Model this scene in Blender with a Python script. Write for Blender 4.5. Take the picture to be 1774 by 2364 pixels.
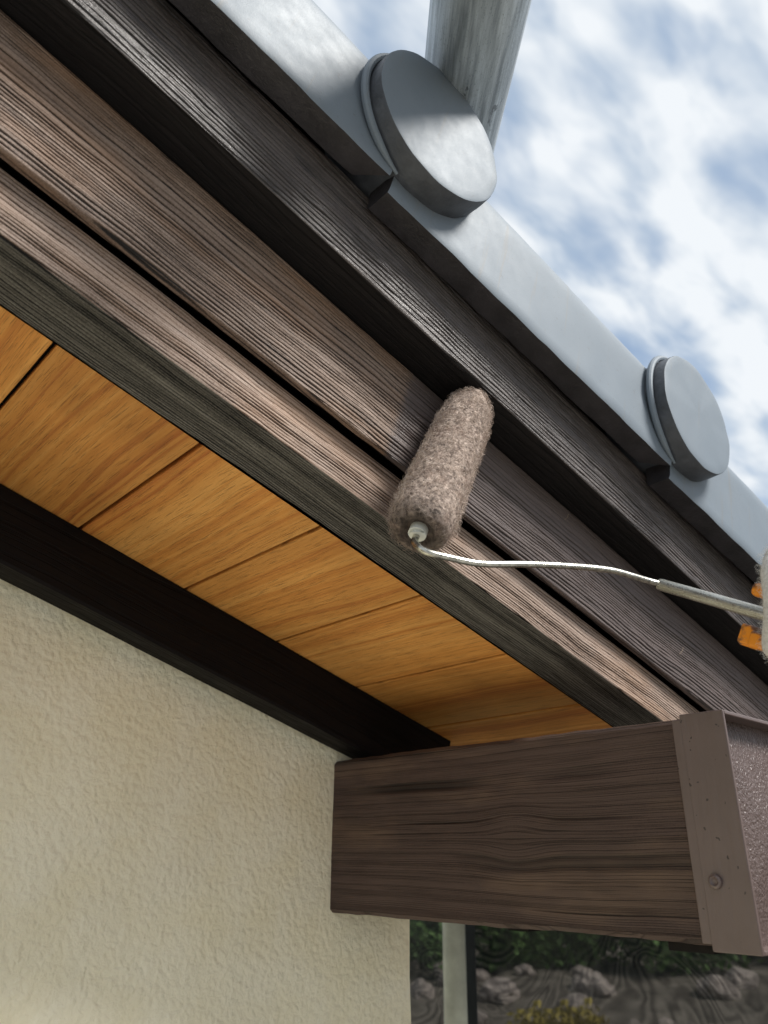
import bpy, bmesh, math, random
import numpy as np
from math import sin, cos, pi, radians, sqrt, exp
from mathutils import Vector, Matrix, noise

for o in list(bpy.data.objects):
    bpy.data.objects.remove(o)
SC = bpy.context.scene
COL = SC.collection
random.seed(7)

# ------------------------------------------------------------------ camera
CZ = 3.2                                   # eye height of the photographer on the scaffold
CAMPOS = Vector((0, 0, CZ))
cam = bpy.data.cameras.new('camera')
camo = bpy.data.objects.new('camera', cam)
COL.objects.link(camo)
R = Matrix(((0.74008, -0.28235, -0.61038), (-0.67245, -0.2977, -0.67763), (0.00962, 0.91195, -0.41018)))
camo.matrix_world = Matrix.Translation(CAMPOS) @ R.to_4x4()
cam.sensor_fit = 'HORIZONTAL'
cam.sensor_width = 36
cam.lens = 36.24
cam.clip_start = 0.01
cam.clip_end = 500
cam.dof.use_dof = True
cam.dof.focus_distance = 0.56
cam.dof.aperture_fstop = 14.0
SC.camera = camo

# ------------------------------------------------------------------ sky
SUNV = Vector((0.62, -1.0, 1.34)).normalized()      # towards the sun
world = bpy.data.worlds.new('World')
SC.world = world
world.use_nodes = True


class NT:
    def __init__(s, tree):
        s.t = tree; s.n = tree.nodes; s.l = tree.links
        s.n.clear()

    def add(s, typ, ins=None, **kw):
        nd = s.n.new(typ)
        for k, v in kw.items():
            setattr(nd, k, v)
        for k, v in (ins or {}).items():
            s.put(nd.inputs[k], v)
        return nd

    def put(s, sock, v):
        if isinstance(v, bpy.types.NodeSocket):
            s.l.new(v, sock)
        elif isinstance(v, bpy.types.Node):
            s.l.new(v.outputs[0], sock)
        else:
            if isinstance(v, tuple) and len(v) == 3 and sock.type == 'RGBA':
                v = v + (1,)
            sock.default_value = v

    def math(s, op, a, b=None, c=None, clamp=False):
        nd = s.n.new('ShaderNodeMath'); nd.operation = op; nd.use_clamp = clamp
        s.put(nd.inputs[0], a)
        if b is not None: s.put(nd.inputs[1], b)
        if c is not None: s.put(nd.inputs[2], c)
        return nd.outputs[0]

    def vmul(s, v, k):
        nd = s.n.new('ShaderNodeVectorMath'); nd.operation = 'MULTIPLY'
        s.put(nd.inputs[0], v); nd.inputs[1].default_value = k
        return nd.outputs[0]

    def noise(s, vec=None, scale=5.0, detail=2.0, rough=0.5, w=None, dist=0.0, dim='3D'):
        nd = s.n.new('ShaderNodeTexNoise'); nd.noise_dimensions = dim
        if vec is not None and dim != '1D': s.put(nd.inputs['Vector'], vec)
        if w is not None: s.put(nd.inputs['W'], w)
        nd.inputs['Scale'].default_value = scale
        nd.inputs['Detail'].default_value = detail
        nd.inputs['Roughness'].default_value = rough
        nd.inputs['Distortion'].default_value = dist
        return nd.outputs[0]

    def ramp(s, fac, stops):
        nd = s.n.new('ShaderNodeValToRGB')
        e = nd.color_ramp.elements
        while len(e) < len(stops): e.new(0.5)
        for el, (p, c) in zip(e, stops):
            el.position = p
            el.color = (c, c, c, 1) if not isinstance(c, tuple) else c + (1,)
        s.put(nd.inputs[0], fac)
        return nd.outputs[0]

    def mix(s, fac, a, b, mode='MIX'):
        nd = s.n.new('ShaderNodeMix'); nd.data_type = 'RGBA'; nd.blend_type = mode
        s.put(nd.inputs[0], fac); s.put(nd.inputs[6], a); s.put(nd.inputs[7], b)
        return nd.outputs[2]

    def maprange(s, v, a, b, c=0.0, d=1.0, smooth=False):
        nd = s.n.new('ShaderNodeMapRange')
        if smooth: nd.interpolation_type = 'SMOOTHSTEP'
        s.put(nd.inputs[0], v)
        for i, k in enumerate((a, b, c, d)): s.put(nd.inputs[i + 1], k)
        return nd.outputs[0]

    def bump(s, h, dist, strength=1.0, normal=None):
        nd = s.n.new('ShaderNodeBump')
        s.put(nd.inputs['Height'], h)
        nd.inputs['Distance'].default_value = dist
        s.put(nd.inputs['Strength'], strength)
        if normal is not None: s.put(nd.inputs['Normal'], normal)
        return nd.outputs[0]


w = NT(world.node_tree)
sky = w.add('ShaderNodeTexSky', sky_type='NISHITA', sun_disc=False, sun_elevation=math.asin(SUNV.z),
            sun_rotation=math.atan2(SUNV.x, SUNV.y), air_density=1.0, dust_density=1.0, ozone_density=1.5)
tc = w.add('ShaderNodeTexCoord')
sep = w.add('ShaderNodeSeparateXYZ', {0: tc.outputs['Generated']})
hz = w.math('ADD', w.math('MAXIMUM', sep.outputs['Z'], 0.0), 0.22)
px_ = w.math('DIVIDE', sep.outputs['X'], hz)
py_ = w.math('DIVIDE', sep.outputs['Y'], hz)
cv = w.add('ShaderNodeCombineXYZ', {0: px_, 1: py_, 2: 3.7}).outputs[0]
big = w.noise(w.vmul(cv, (1.5, 2.4, 1)), 1.5, 3.0, 0.5, dist=0.2)
fine = w.noise(w.vmul(cv, (2.4, 4.8, 1)), 3.2, 3.0, 0.45, dist=0.2)
dens = w.math('ADD', w.math('MULTIPLY', big, 0.60), w.math('MULTIPLY', fine, 0.40))
mask = w.maprange(dens, 0.33, 0.55, 0.0, 1.0, smooth=True)
shade = w.maprange(w.math('ADD', w.math('MULTIPLY', fine, 0.6), w.math('MULTIPLY', big, 0.4)), 0.40, 0.58)
cloudc = w.mix(shade, (3.3, 3.9, 4.6), (5.5, 5.75, 6.0))
skyc = w.mix(0.62, sky.outputs[0], (2.3, 3.05, 4.1))
skyc = w.mix(mask, skyc, cloudc)
bg = w.add('ShaderNodeBackground', {0: skyc, 1: 0.1})
w.add('ShaderNodeOutputWorld', {0: bg})

sun = bpy.data.lights.new('sun', 'SUN')
sun.energy = 3.5
sun.angle = radians(18)
sun.color = (1.0, 0.96, 0.90)
suno = bpy.data.objects.new('sun', sun)
COL.objects.link(suno)
suno.rotation_euler = SUNV.to_track_quat('Z', 'Y').to_euler()
suno.location = SUNV * 20

SC.view_settings.view_transform = 'Standard'
SC.view_settings.look = 'None'
SC.view_settings.exposure = 0.70
SC.view_settings.gamma = 1.0

# ------------------------------------------------------------------ frame of the roof slope
U = 0.4
TH = radians(16)
KB = 0.77                                  # size of the eave beam
S_ = Vector((cos(TH), 0, -sin(TH)))
N_ = Vector((sin(TH), 0, cos(TH)))
Y_ = Vector((0, 1, 0))


def W(s, y, n):
    """slope frame in metres from the camera's position -> world"""
    return CAMPOS + S_ * s + Y_ * y + N_ * n


# ------------------------------------------------------------------ object helpers
def mesh(name, verts, faces, smooth=False):
    me = bpy.data.meshes.new(name)
    me.from_pydata([tuple(v) for v in verts], [], faces)
    bm = bmesh.new(); bm.from_mesh(me)
    bmesh.ops.recalc_face_normals(bm, faces=bm.faces)
    bm.to_mesh(me); bm.free()
    if smooth:
        for p in me.polygons: p.use_smooth = True
        me.set_sharp_from_angle(angle=radians(24 if smooth is True else smooth))
    return me


def obj(name, me, mat=None, parent=None, loc=(0, 0, 0), rot=(0, 0, 0)):
    o = bpy.data.objects.new(name, me)
    COL.objects.link(o)
    if parent is not None: o.parent = parent
    o.location = loc
    o.rotation_euler = rot
    if mat is not None and me is not None:
        me.materials.clear(); me.materials.append(mat)
    return o


def thing(name, label, cat, loc=(0, 0, 0), group=None):
    o = obj(name, None, None, None, loc)
    return tag(o, label, cat, group)


def tag(o, label, cat, group=None, kind=None):
    if label: o['label'] = label
    if cat: o['category'] = cat
    if group: o['group'] = group
    if kind: o['kind'] = kind
    return o


def box(x0, x1, y0, y1, z0, z1):
    v = [(x, y, z) for x in (x0, x1) for y in (y0, y1) for z in (z0, z1)]
    f = [(0, 1, 3, 2), (4, 6, 7, 5), (0, 4, 5, 1), (2, 3, 7, 6), (0, 2, 6, 4), (1, 5, 7, 3)]
    return v, f


def bevel_me(me, w_, seg=2):
    bm = bmesh.new(); bm.from_mesh(me)
    bmesh.ops.bevel(bm, geom=list(bm.edges), offset=w_, segments=seg, affect='EDGES', profile=0.5)
    bm.to_mesh(me); bm.free()
    return me


def extrude_profile(prof, s0, s1, ns, jit=None, caps=True):
    """prof: closed list of (y,n); swept along x from s0 to s1"""
    v = []; f = []; m = len(prof)
    for i in range(ns + 1):
        s = s0 + (s1 - s0) * i / ns
        for (y, n) in prof:
            p = Vector((s, y, n))
            if jit: p = p + jit(p)
            v.append(p)
    for i in range(ns):
        for j in range(m):
            a = i * m + j; b = i * m + (j + 1) % m
            f.append((a, b, b + m, a + m))
    if caps:
        f.append(tuple(range(m - 1, -1, -1)))
        f.append(tuple(ns * m + j for j in range(m)))
    return v, f


def rect_prof(y0, y1, n0, n1, ch, nd=6):
    """rectangle with rounded front corners (front = y0), front face subdivided"""
    p = []
    for k in range(4):
        a = pi / 2 * k / 3
        p.append((y0 + ch * (1 - sin(a)), n0 + ch * (1 - cos(a))))
    for k in range(1, nd):
        p.append((y0, n0 + ch + (n1 - n0 - 2 * ch) * k / nd))
    for k in range(4):
        a = pi / 2 * (1 - k / 3)
        p.append((y0 + ch * (1 - sin(a)), n1 - ch * (1 - cos(a))))
    p += [(y1, n1), (y1, n0)]
    return p


def tube(path, radii, seg=16, caps=True):
    v = []; f = []
    n = len(path)
    if not isinstance(radii, (list, tuple)): radii = [radii] * n
    path = [Vector(p) for p in path]
    t0 = (path[1] - path[0]).normalized()
    up = Vector((0, 0, 1)) if abs(t0.z) < 0.9 else Vector((1, 0, 0))
    e1 = t0.cross(up).normalized()
    for i in range(n):
        t = (path[min(i + 1, n - 1)] - path[max(i - 1, 0)]).normalized()
        e1 = (e1 - t * e1.dot(t)).normalized()
        e2 = t.cross(e1)
        for k in range(seg):
            a = 2 * pi * k / seg
            v.append(path[i] + (e1 * cos(a) + e2 * sin(a)) * radii[i])
    for i in range(n - 1):
        for k in range(seg):
            a = i * seg + k; b = i * seg + (k + 1) % seg
            f.append((a, b, b + seg, a + seg))
    if caps:
        f.append(tuple(range(seg - 1, -1, -1)))
        f.append(tuple((n - 1) * seg + k for k in range(seg)))
    return v, f


def smooth_path(pts, it=3):
    pts = [Vector(p) for p in pts]
    for _ in range(it):
        q = [pts[0]]
        for a, b in zip(pts[:-1], pts[1:]):
            q += [a.lerp(b, 0.25), a.lerp(b, 0.75)]
        q.append(pts[-1]); pts = q
    return pts


def lathe_y(prof, c, seg=64, jit=None):
    """prof: list of (r, y); axis along y through (c[0], *, c[1])"""
    v = []; f = []; m = len(prof)
    for i, (r, y) in enumerate(prof):
        for k in range(seg):
            a = 2 * pi * k / seg
            p = Vector((c[0] + r * cos(a), y, c[1] + r * sin(a)))
            if jit: p = p + jit(p)
            v.append(p)
    for i in range(m - 1):
        for k in range(seg):
            a = i * seg + k; b = i * seg + (k + 1) % seg
            f.append((a, b, b + seg, a + seg))
    f.append(tuple(range(seg)))
    f.append(tuple((m - 1) * seg + k for k in range(seg)))
    return v, f


def join(*parts):
    v = []; f = []
    for pv, pf in parts:
        o = len(v)
        v += list(pv)
        f += [tuple(i + o for i in q) for q in pf]
    return v, f


def evaluated(o):
    dg = bpy.context.evaluated_depsgraph_get()
    dg.update()
    return bpy.data.meshes.new_from_object(o.evaluated_get(dg))


# ------------------------------------------------------------------ materials
def newmat(name):
    m = bpy.data.materials.new(name); m.use_nodes = True
    return m, NT(m.node_tree)


def finish(t, **ins):
    b = t.add('ShaderNodeBsdfPrincipled')
    for k, v in ins.items():
        t.put(b.inputs[k.replace('_', ' ')], v)
    t.add('ShaderNodeOutputMaterial', {0: b})
    return b


def wood(name, groove, mid, ridge, freq=330, warp=0.010, depth=0.0009, rough=0.55, spec=0.35, wave_len=2.2,
         patch=None, patch_amt=0.5, gloss_ridge=0.0, wet=None, knot=None, axis='s', groove_pos=0.40, contrast=1.0, seed=0.0,
         crack=0.0, geo=False):
    """weathered timber: grain runs along local x (axis 's') or local y (axis 'y')"""
    m, t = newmat(name)
    tcn = t.add('ShaderNodeTexCoord')
    sp = t.add('ShaderNodeSeparateXYZ', {0: tcn.outputs['Object']})
    X, Y, Z = sp.outputs[0], sp.outputs[1], sp.outputs[2]
    if axis == 's':
        L = X; A = t.math('ADD', Z, t.math('MULTIPLY', Y, 0.93))
        vec = t.add('ShaderNodeCombineXYZ', {0: X, 1: Y, 2: Z}).outputs[0]
    else:
        L = Y; A = t.math('ADD', Z, t.math('MULTIPLY', X, 0.93))
        vec = t.add('ShaderNodeCombineXYZ', {0: Y, 1: X, 2: Z}).outputs[0]
    off = t.add('ShaderNodeVectorMath', operation='ADD')
    t.put(off.inputs[0], vec); off.inputs[1].default_value = (seed, seed * 1.7, seed * 0.3)
    vec = off.outputs[0]
    # slow drift of the rings along the board
    wv = t.noise(t.vmul(vec, (wave_len, 9.0, 9.0)), 1.0, 2.0, 0.5)
    wv2 = t.noise(t.vmul(vec, (wave_len * 9, 60.0, 60.0)), 1.0, 2.0, 0.5)
    A = t.math('ADD', A, t.math('MULTIPLY', t.math('SUBTRACT', wv, 0.5), warp * 4))
    A = t.math('ADD', A, t.math('MULTIPLY', t.math('SUBTRACT', wv2, 0.5), warp * 0.35))
    if knot:
        for (kl, ka, rad, amp) in knot:
            dl = t.math('DIVIDE', t.math('SUBTRACT', L, kl), rad * 1.6)
            da = t.math('DIVIDE', t.math('SUBTRACT', A, ka), rad)
            r2 = t.math('ADD', t.math('MULTIPLY', dl, dl), t.math('MULTIPLY', da, da))
            g = t.math('EXPONENT', t.math('MULTIPLY', r2, -0.9))
            A = t.math('SUBTRACT', A, t.math('MULTIPLY', t.math('MULTIPLY', da, g), amp))
    # ring spacing varies over the board: denser and looser zones
    rings = t.noise(None, 1.0, 2.0, 0.62, w=t.math('ADD', t.math('MULTIPLY', A, freq), seed * 13.0), dim='1D')
    zone = t.noise(None, 1.0, 1.0, 0.5, w=t.math('MULTIPLY', A, freq * 0.11), dim='1D')
    fib = t.noise(t.vmul(vec, (26.0, 900.0, 900.0)), 1.0, 3.0, 0.6)
    brk = t.noise(t.vmul(vec, (14.0, 260.0, 260.0)), 1.0, 2.0, 0.5)
    spk = t.noise(vec, 900.0, 2.0, 0.6)
    h = t.math('ADD', rings, t.math('MULTIPLY', t.math('SUBTRACT', zone, 0.5), 0.25))
    h = t.math('ADD', h, t.math('MULTIPLY', t.math('SUBTRACT', brk, 0.5), 0.30))
    if geo: h = t.add('ShaderNodeAttribute', attribute_name='grain').outputs['Fac']
    hh = t.math('ADD', h, t.math('MULTIPLY', t.math('SUBTRACT', fib, 0.5), 0.22))
    gp = groove_pos
    ridge_m = t.maprange(h, gp - 0.06, gp + 0.07, 0, 1, smooth=True)
    colr = t.ramp(t.math('ADD', hh, t.math('MULTIPLY', t.math('SUBTRACT', spk, 0.5), 0.28)),
                  [(gp - 0.09, groove), (gp + 0.03, tuple(0.5 * (a + b) for a, b in zip(groove, mid))), (gp + 0.10, mid), (gp + 0.26, ridge)])
    if patch:
        pm = t.maprange(t.noise(t.vmul(vec, (7.0, 26.0, 26.0)), 1.0, 3.0, 0.6), 0.50, 0.68, 0, patch_amt)
        colr = t.mix(t.math('MULTIPLY', pm, ridge_m), colr, patch)
    rv = t.maprange(t.noise(t.vmul(vec, (30.0, 90.0, 90.0)), 1.0, 3.0, 0.6), 0.3, 0.7, rough - 0.10, rough + 0.12)
    spc = spec
    blot = t.maprange(t.noise(t.vmul(vec, (4.0, 14.0, 14.0)), 1.0, 3.0, 0.6), 0.3, 0.7, 0.78, 1.16)
    colr = t.mix(1.0, colr, t.add('ShaderNodeCombineColor', {0: blot, 1: blot, 2: blot}).outputs[0], 'MULTIPLY')
    if wet:
        # fresh second coat: darker and glossier beyond the roller
        x0, col_w, r_w = wet
        e = t.math('ADD', t.math('MULTIPLY', t.math('SUBTRACT', t.noise(t.vmul(vec, (120.0, 120.0, 700.0)), 1.0, 3.0, 0.6), 0.5), 0.012), X)
        e = t.math('SUBTRACT', e, t.math('MULTIPLY', Z, 0.05))
        wm = t.maprange(e, x0 - 0.003, x0 + 0.006, 0, 1, smooth=True)
        wcol = t.ramp(hh, [(gp - 0.08, tuple(c * 0.35 for c in col_w)), (gp + 0.08, tuple(c * 0.85 for c in col_w)), (gp + 0.25, tuple(c * 1.25 for c in col_w))])
        colr = t.mix(wm, colr, wcol)
        rv = t.math('ADD', t.math('MULTIPLY', rv, t.math('SUBTRACT', 1.0, wm)), t.math('MULTIPLY', t.math('SUBTRACT', rv, rough - r_w), wm))
    height = t.math('MULTIPLY', fib, 0.6) if geo else t.math('ADD', ridge_m, t.math('MULTIPLY', fib, 0.45))
    height = t.math('ADD', height, t.math('MULTIPLY', spk, 0.18))
    if crack:
        ck = t.noise(None, 1.0, 0.0, 0.5, w=t.math('ADD', t.math('MULTIPLY', A, 34.0), seed), dim='1D')
        cl = t.maprange(t.noise(t.vmul(vec, (3.0, 5.0, 5.0)), 1.0, 2.0, 0.5), 0.46, 0.54)
        cm = t.math('MULTIPLY', t.maprange(t.math('ABSOLUTE', t.math('SUBTRACT', ck, 0.5)), 0.0, 0.022, 1.0, 0.0), cl)
        cm = t.math('MULTIPLY', cm, crack)
        colr = t.mix(cm, colr, tuple(c * 0.3 for c in groove))
        height = t.math('SUBTRACT', height, t.math('MULTIPLY', cm, 2.5))
    nb = t.bump(height, depth, 1.0)
    finish(t, Base_Color=colr, Roughness=rv, Normal=nb, Specular_IOR_Level=spc)
    return m


M = {}
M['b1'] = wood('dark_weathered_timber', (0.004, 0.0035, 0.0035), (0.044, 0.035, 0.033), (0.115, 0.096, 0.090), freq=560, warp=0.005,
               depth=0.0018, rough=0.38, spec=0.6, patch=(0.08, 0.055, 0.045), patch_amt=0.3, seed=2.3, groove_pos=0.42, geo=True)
M['b2'] = wood('first_coat_timber', (0.011, 0.008, 0.007), (0.160, 0.108, 0.080), (0.33, 0.245, 0.195), freq=900, warp=0.006,
               depth=0.0013, rough=0.60, spec=0.35, patch=(0.36, 0.20, 0.11), patch_amt=0.45, seed=5.1, groove_pos=0.445, geo=True,
               wet=(0.568 * U - 0.05 * 0.9 * U, (0.108, 0.084, 0.078), 0.40))
M['b3'] = wood('lower_first_coat_timber', (0.018, 0.013, 0.011), (0.20, 0.138, 0.104), (0.37, 0.285, 0.235), freq=950, warp=0.007,
               depth=0.0012, rough=0.66, spec=0.25, patch=(0.36, 0.21, 0.12), patch_amt=0.35, seed=8.7, groove_pos=0.41, geo=True)
M['b3u'] = wood('bare_grey_timber', (0.005, 0.005, 0.0048), (0.085, 0.079, 0.070), (0.21, 0.198, 0.178), freq=800, warp=0.004,
                depth=0.0016, rough=0.7, spec=0.2, seed=3.9, groove_pos=0.475, geo=True)
M['beam'] = wood('dark_brown_beam_timber', (0.034, 0.021, 0.017), (0.068, 0.043, 0.035), (0.088, 0.058, 0.048), freq=1350, warp=0.0022,
                 depth=0.0007, rough=0.58, spec=0.3, patch=(0.20, 0.13, 0.085), patch_amt=0.45, axis='y', seed=4.4, groove_pos=0.36,
                 knot=[(0.526 * KB, 0.021 * KB + 3.2 + 0.605 * KB, 0.017, 0.011)], crack=1.0, wave_len=3.0)
M['b1u'] = wood('shade_dark_underside', (0.006, 0.0055, 0.006), (0.012, 0.0105, 0.011), (0.017, 0.0145, 0.015), freq=600, depth=0.0003, rough=0.6, spec=0.2, seed=6.2)  # upper board's underside: its shade is put into this near-black base colour
M['trim'] = wood('near_black_trim', (0.003, 0.002, 0.002), (0.0055, 0.0036, 0.0034), (0.007, 0.005, 0.0045), freq=200, depth=0.0003, rough=0.6,
                 spec=0.15, seed=1.2)


def m_soffit():
    m, t = newmat('printed_oak_panel')
    tcn = t.add('ShaderNodeTexCoord')
    inf = t.add('ShaderNodeObjectInfo')
    rnd = inf.outputs['Random']
    o = t.add('ShaderNodeVectorMath', operation='ADD')
    t.put(o.inputs[0], tcn.outputs['Object'])
    t.put(o.inputs[1], t.add('ShaderNodeCombineXYZ', {0: t.math('MULTIPLY', rnd, 9.0), 1: t.math('MULTIPLY', rnd, 5.0), 2: 0.0}).outputs[0])
    v = o.outputs[0]
    wob = t.noise(t.vmul(v, (10.0, 3.0, 1.0)), 1.0, 2.0, 0.5)
    sx = t.add('ShaderNodeSeparateXYZ', {0: v}).outputs[0]
    a = t.math('ADD', sx, t.math('MULTIPLY', wob, 0.035))
    st = t.noise(None, 1.0, 4.0, 0.6, w=t.math('MULTIPLY', a, 170.0), dim='1D')
    wide = t.noise(None, 1.0, 2.0, 0.5, w=t.math('MULTIPLY', a, 17.0), dim='1D')
    c = t.ramp(t.math('ADD', t.math('MULTIPLY', st, 0.45), t.math('MULTIPLY', wide, 0.55)),
               [(0.33, (0.44, 0.140, 0.030)), (0.47, (0.62, 0.270, 0.060)), (0.60, (0.72, 0.360, 0.098))])
    tone = t.maprange(rnd, 0.0, 1.0, 0.86, 1.10)
    c = t.mix(1.0, c, t.add('ShaderNodeCombineColor', {0: tone, 1: tone, 2: tone}).outputs[0], 'MULTIPLY')
    dash = t.noise(t.vmul(v, (1500.0, 48.0, 1.0)), 1.0, 2.0, 0.55)
    dm = t.maprange(dash, 0.55, 0.68, 0.0, 0.5)
    c = t.mix(dm, c, (0.16, 0.065, 0.020))
    blot = t.maprange(t.noise(v, 14.0, 2.0, 0.5), 0.3, 0.7, 0.85, 1.1)
    c = t.mix(1.0, c, t.add('ShaderNodeCombineColor', {0: blot, 1: blot, 2: blot}).outputs[0], 'MULTIPLY')
    nb = t.bump(t.math('SUBTRACT', 1.0, dm), 0.0003, 0.6)
    finish(t, Base_Color=c, Roughness=0.55, Normal=nb, Specular_IOR_Level=0.3)
    return m


M['soffit'] = m_soffit()


def m_stucco():
    m, t = newmat('cream_stucco')
    v = t.add('ShaderNodeTexCoord').outputs['Object']
    vo = t.add('ShaderNodeTexVoronoi', feature='SMOOTH_F1')
    t.put(vo.inputs['Vector'], t.add('ShaderNodeVectorMath', {0: v, 1: t.vmul(t.add('ShaderNodeTexNoise', {'Vector': v, 'Scale': 60.0}).outputs['Color'], (0.012, 0.012, 0.012))}, operation='ADD').outputs[0])
    vo.inputs['Scale'].default_value = 170.0
    vo.inputs['Smoothness'].default_value = 0.7
    n1 = t.noise(v, 230.0, 3.0, 0.55)
    n2 = t.noise(v, 22.0, 3.0, 0.5)
    h = t.math('ADD', t.math('MULTIPLY', t.math('SUBTRACT', 1.0, vo.outputs['Distance']), 0.7), t.math('MULTIPLY', n1, 0.8))
    h = t.math('ADD', h, t.math('MULTIPLY', n2, 0.8))
    c = t.mix(t.maprange(n2, 0.35, 0.65), (0.87, 0.79, 0.56), (0.90, 0.835, 0.63))
    c = t.mix(t.maprange(t.noise(v, 5.0, 4.0, 0.6), 0.45, 0.75, 0.0, 0.3), c, (0.50, 0.45, 0.34))
    finish(t, Base_Color=c, Roughness=0.6, Normal=t.bump(h, 0.0018, 0.8), Specular_IOR_Level=0.35)
    return m


M['stucco'] = m_stucco()


def m_tile():
    m, t = newmat('silver_grey_painted_tile')
    v = t.add('ShaderNodeTexCoord').outputs['Object']
    n = t.noise(v, 900.0, 2.0, 0.6)
    n2 = t.noise(v, 12.0, 4.0, 0.6)
    n3 = t.noise(v, 70.0, 4.0, 0.65)
    c = t.mix(t.maprange(n2, 0.35, 0.7), (0.160, 0.194, 0.230), (0.176, 0.208, 0.242))
    c = t.mix(t.maprange(t.noise(v, 240.0, 4.0, 0.7), 0.62, 0.70, 0.0, 0.5), c, (0.13, 0.135, 0.145))       # worn freckles
    c = t.mix(t.maprange(t.noise(v, 9.0, 5.0, 0.7), 0.66, 0.78, 0.0, 0.30), c, (0.21, 0.185, 0.15))  # rusty film
    stk = t.noise(t.vmul(v, (140.0, 60.0, 7.0)), 1.0, 3.0, 0.6)
    c = t.mix(t.maprange(stk, 0.60, 0.72, 0.0, 0.35), c, (0.20, 0.175, 0.14))
    rg = t.maprange(n3, 0.3, 0.75, 0.50, 0.60)
    h = t.math('ADD', t.math('MULTIPLY', n, 0.5), t.math('MULTIPLY', n3, 0.08))
    finish(t, Base_Color=c, Roughness=rg, Metallic=0.05, Normal=t.bump(h, 0.0004, 0.4), Specular_IOR_Level=0.32)
    return m


M['tile'] = m_tile()


def m_zinc(name='galvanised_steel', base=(0.54, 0.60, 0.64), dark=(0.19, 0.22, 0.24), metal=0.30, rough=0.45, axis=(1, 1, 1), sc=1.0):
    m, t = newmat(name)
    v = t.add('ShaderNodeTexCoord').outputs['Object']
    st = t.noise(t.vmul(v, (160 * sc, 160 * sc, 9 * sc)), 1.0, 4.0, 0.65)
    sp = t.noise(t.vmul(v, (900, 900, 500)), 1.0, 3.0, 0.6)
    ch = t.noise(t.vmul(v, (55, 55, 22)), 1.0, 4.0, 0.7)
    c = t.mix(t.maprange(st, 0.35, 0.66), dark, base)
    c = t.mix(t.maprange(sp, 0.60, 0.70, 0.0, 0.7), c, dark)
    c = t.mix(t.maprange(ch, 0.635, 0.66, 0.0, 0.85), c, tuple(k * 0.55 for k in dark))
    finish(t, Base_Color=c, Roughness=t.maprange(sp, 0.3, 0.7, rough - 0.08, rough + 0.16), Metallic=metal,
           Normal=t.bump(t.math('ADD', sp, t.math('MULTIPLY', st, 1.5)), 0.0004, 0.6))
    return m


M['zinc'] = m_zinc()
M['tubezinc'] = m_zinc('zinc_plated_tube', (0.62, 0.62, 0.58), (0.26, 0.25, 0.21), metal=0.85, rough=0.30, sc=3.0)



def m_simple(name, col, rough=0.5, spec=0.4, metal=0.0, var=0.2, sc=60.0, bump=0.0, bsc=300.0, sss=0.0):
    m, t = newmat(name)
    v = t.add('ShaderNodeTexCoord').outputs['Object']
    n = t.noise(v, sc, 4.0, 0.6)
    c = t.mix(t.maprange(n, 0.3, 0.7), tuple(k * (1 - var) for k in col), tuple(min(1, k * (1 + var)) for k in col))
    kw = dict(Base_Color=c, Roughness=rough, Metallic=metal, Specular_IOR_Level=spec)
    if bump: kw['Normal'] = t.bump(t.noise(v, bsc, 3.0, 0.6), bump, 1.0)
    b = finish(t, **kw)
    return m


def m_cap(name, side):
    m, t = newmat(name)
    v = t.add('ShaderNodeTexCoord').outputs['Object']
    n = t.noise(v, 30.0, 3.0, 0.6)
    c = t.mix(t.maprange(n, 0.3, 0.7), (0.115, 0.082, 0.074), (0.135, 0.098, 0.090))
    if side:
        run = t.noise(t.vmul(v, (60, 160, 14)), 1.0, 3.0, 0.6)
        h = t.math('ADD', t.math('MULTIPLY', run, 0.9), t.math('MULTIPLY', t.noise(v, 500.0, 2.0, 0.5), 0.12))
        c = t.mix(t.maprange(t.noise(v, 260.0, 1.0, 0.5), 0.735, 0.76), c, (0.03, 0.02, 0.018))
        nb = t.bump(h, 0.0007, 0.7); r = 0.42
    else:
        h = t.math('ADD', t.noise(v, 420.0, 3.0, 0.6), t.math('MULTIPLY', t.noise(t.vmul(v, (500, 500, 90)), 1.0, 2.0, 0.5), 0.7))
        nb = t.bump(h, 0.0016, 0.9); r = 0.22
    finish(t, Base_Color=c, Roughness=r, Normal=nb, Specular_IOR_Level=0.6)
    return m


M['cap'] = m_cap('brown_painted_sheet_metal', True)
M['capface'] = m_cap('wet_brown_painted_sheet_metal', False)
M['wire'] = m_simple('chrome_wire', (0.46, 0.45, 0.40), 0.27, 0.5, 0.95, 0.45, 220.0)
M['dark'] = m_simple('dark_cavity_timber', (0.012, 0.010, 0.009), 0.8, 0.2)
M['plug'] = m_simple('white_nylon_plug', (0.70, 0.72, 0.68), 0.35, 0.5, var=0.1, bump=0.0003)
M['tileback'] = m_simple('shaded_brown_tile_back', (0.040, 0.037, 0.041), 0.45, 0.4, var=0.4, sc=40.0, bump=.0005)  # darker than the tile face so the colour carries its shade
M['roofback'] = m_simple('grey_roof_tile', (0.22, 0.235, 0.25), 0.5, 0.4)

# ------------------------------------------------------------------ ground and bank
M['soil'] = m_simple('dry_garden_soil', (0.17, 0.15, 0.125), 0.9, 0.1, var=0.4, sc=2.5, bump=0.02, bsc=20)
M['grassy'] = m_simple('weedy_ground', (0.16, 0.14, 0.095), 0.9, 0.1, var=0.4, sc=0.8, bump=0.02, bsc=10)
gv, gf = box(-120, 160, -120, 160, -0.4, 0.0)
g = obj('ground', mesh('ground', gv, gf), M['grassy'])
g['kind'] = 'structure'

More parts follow.
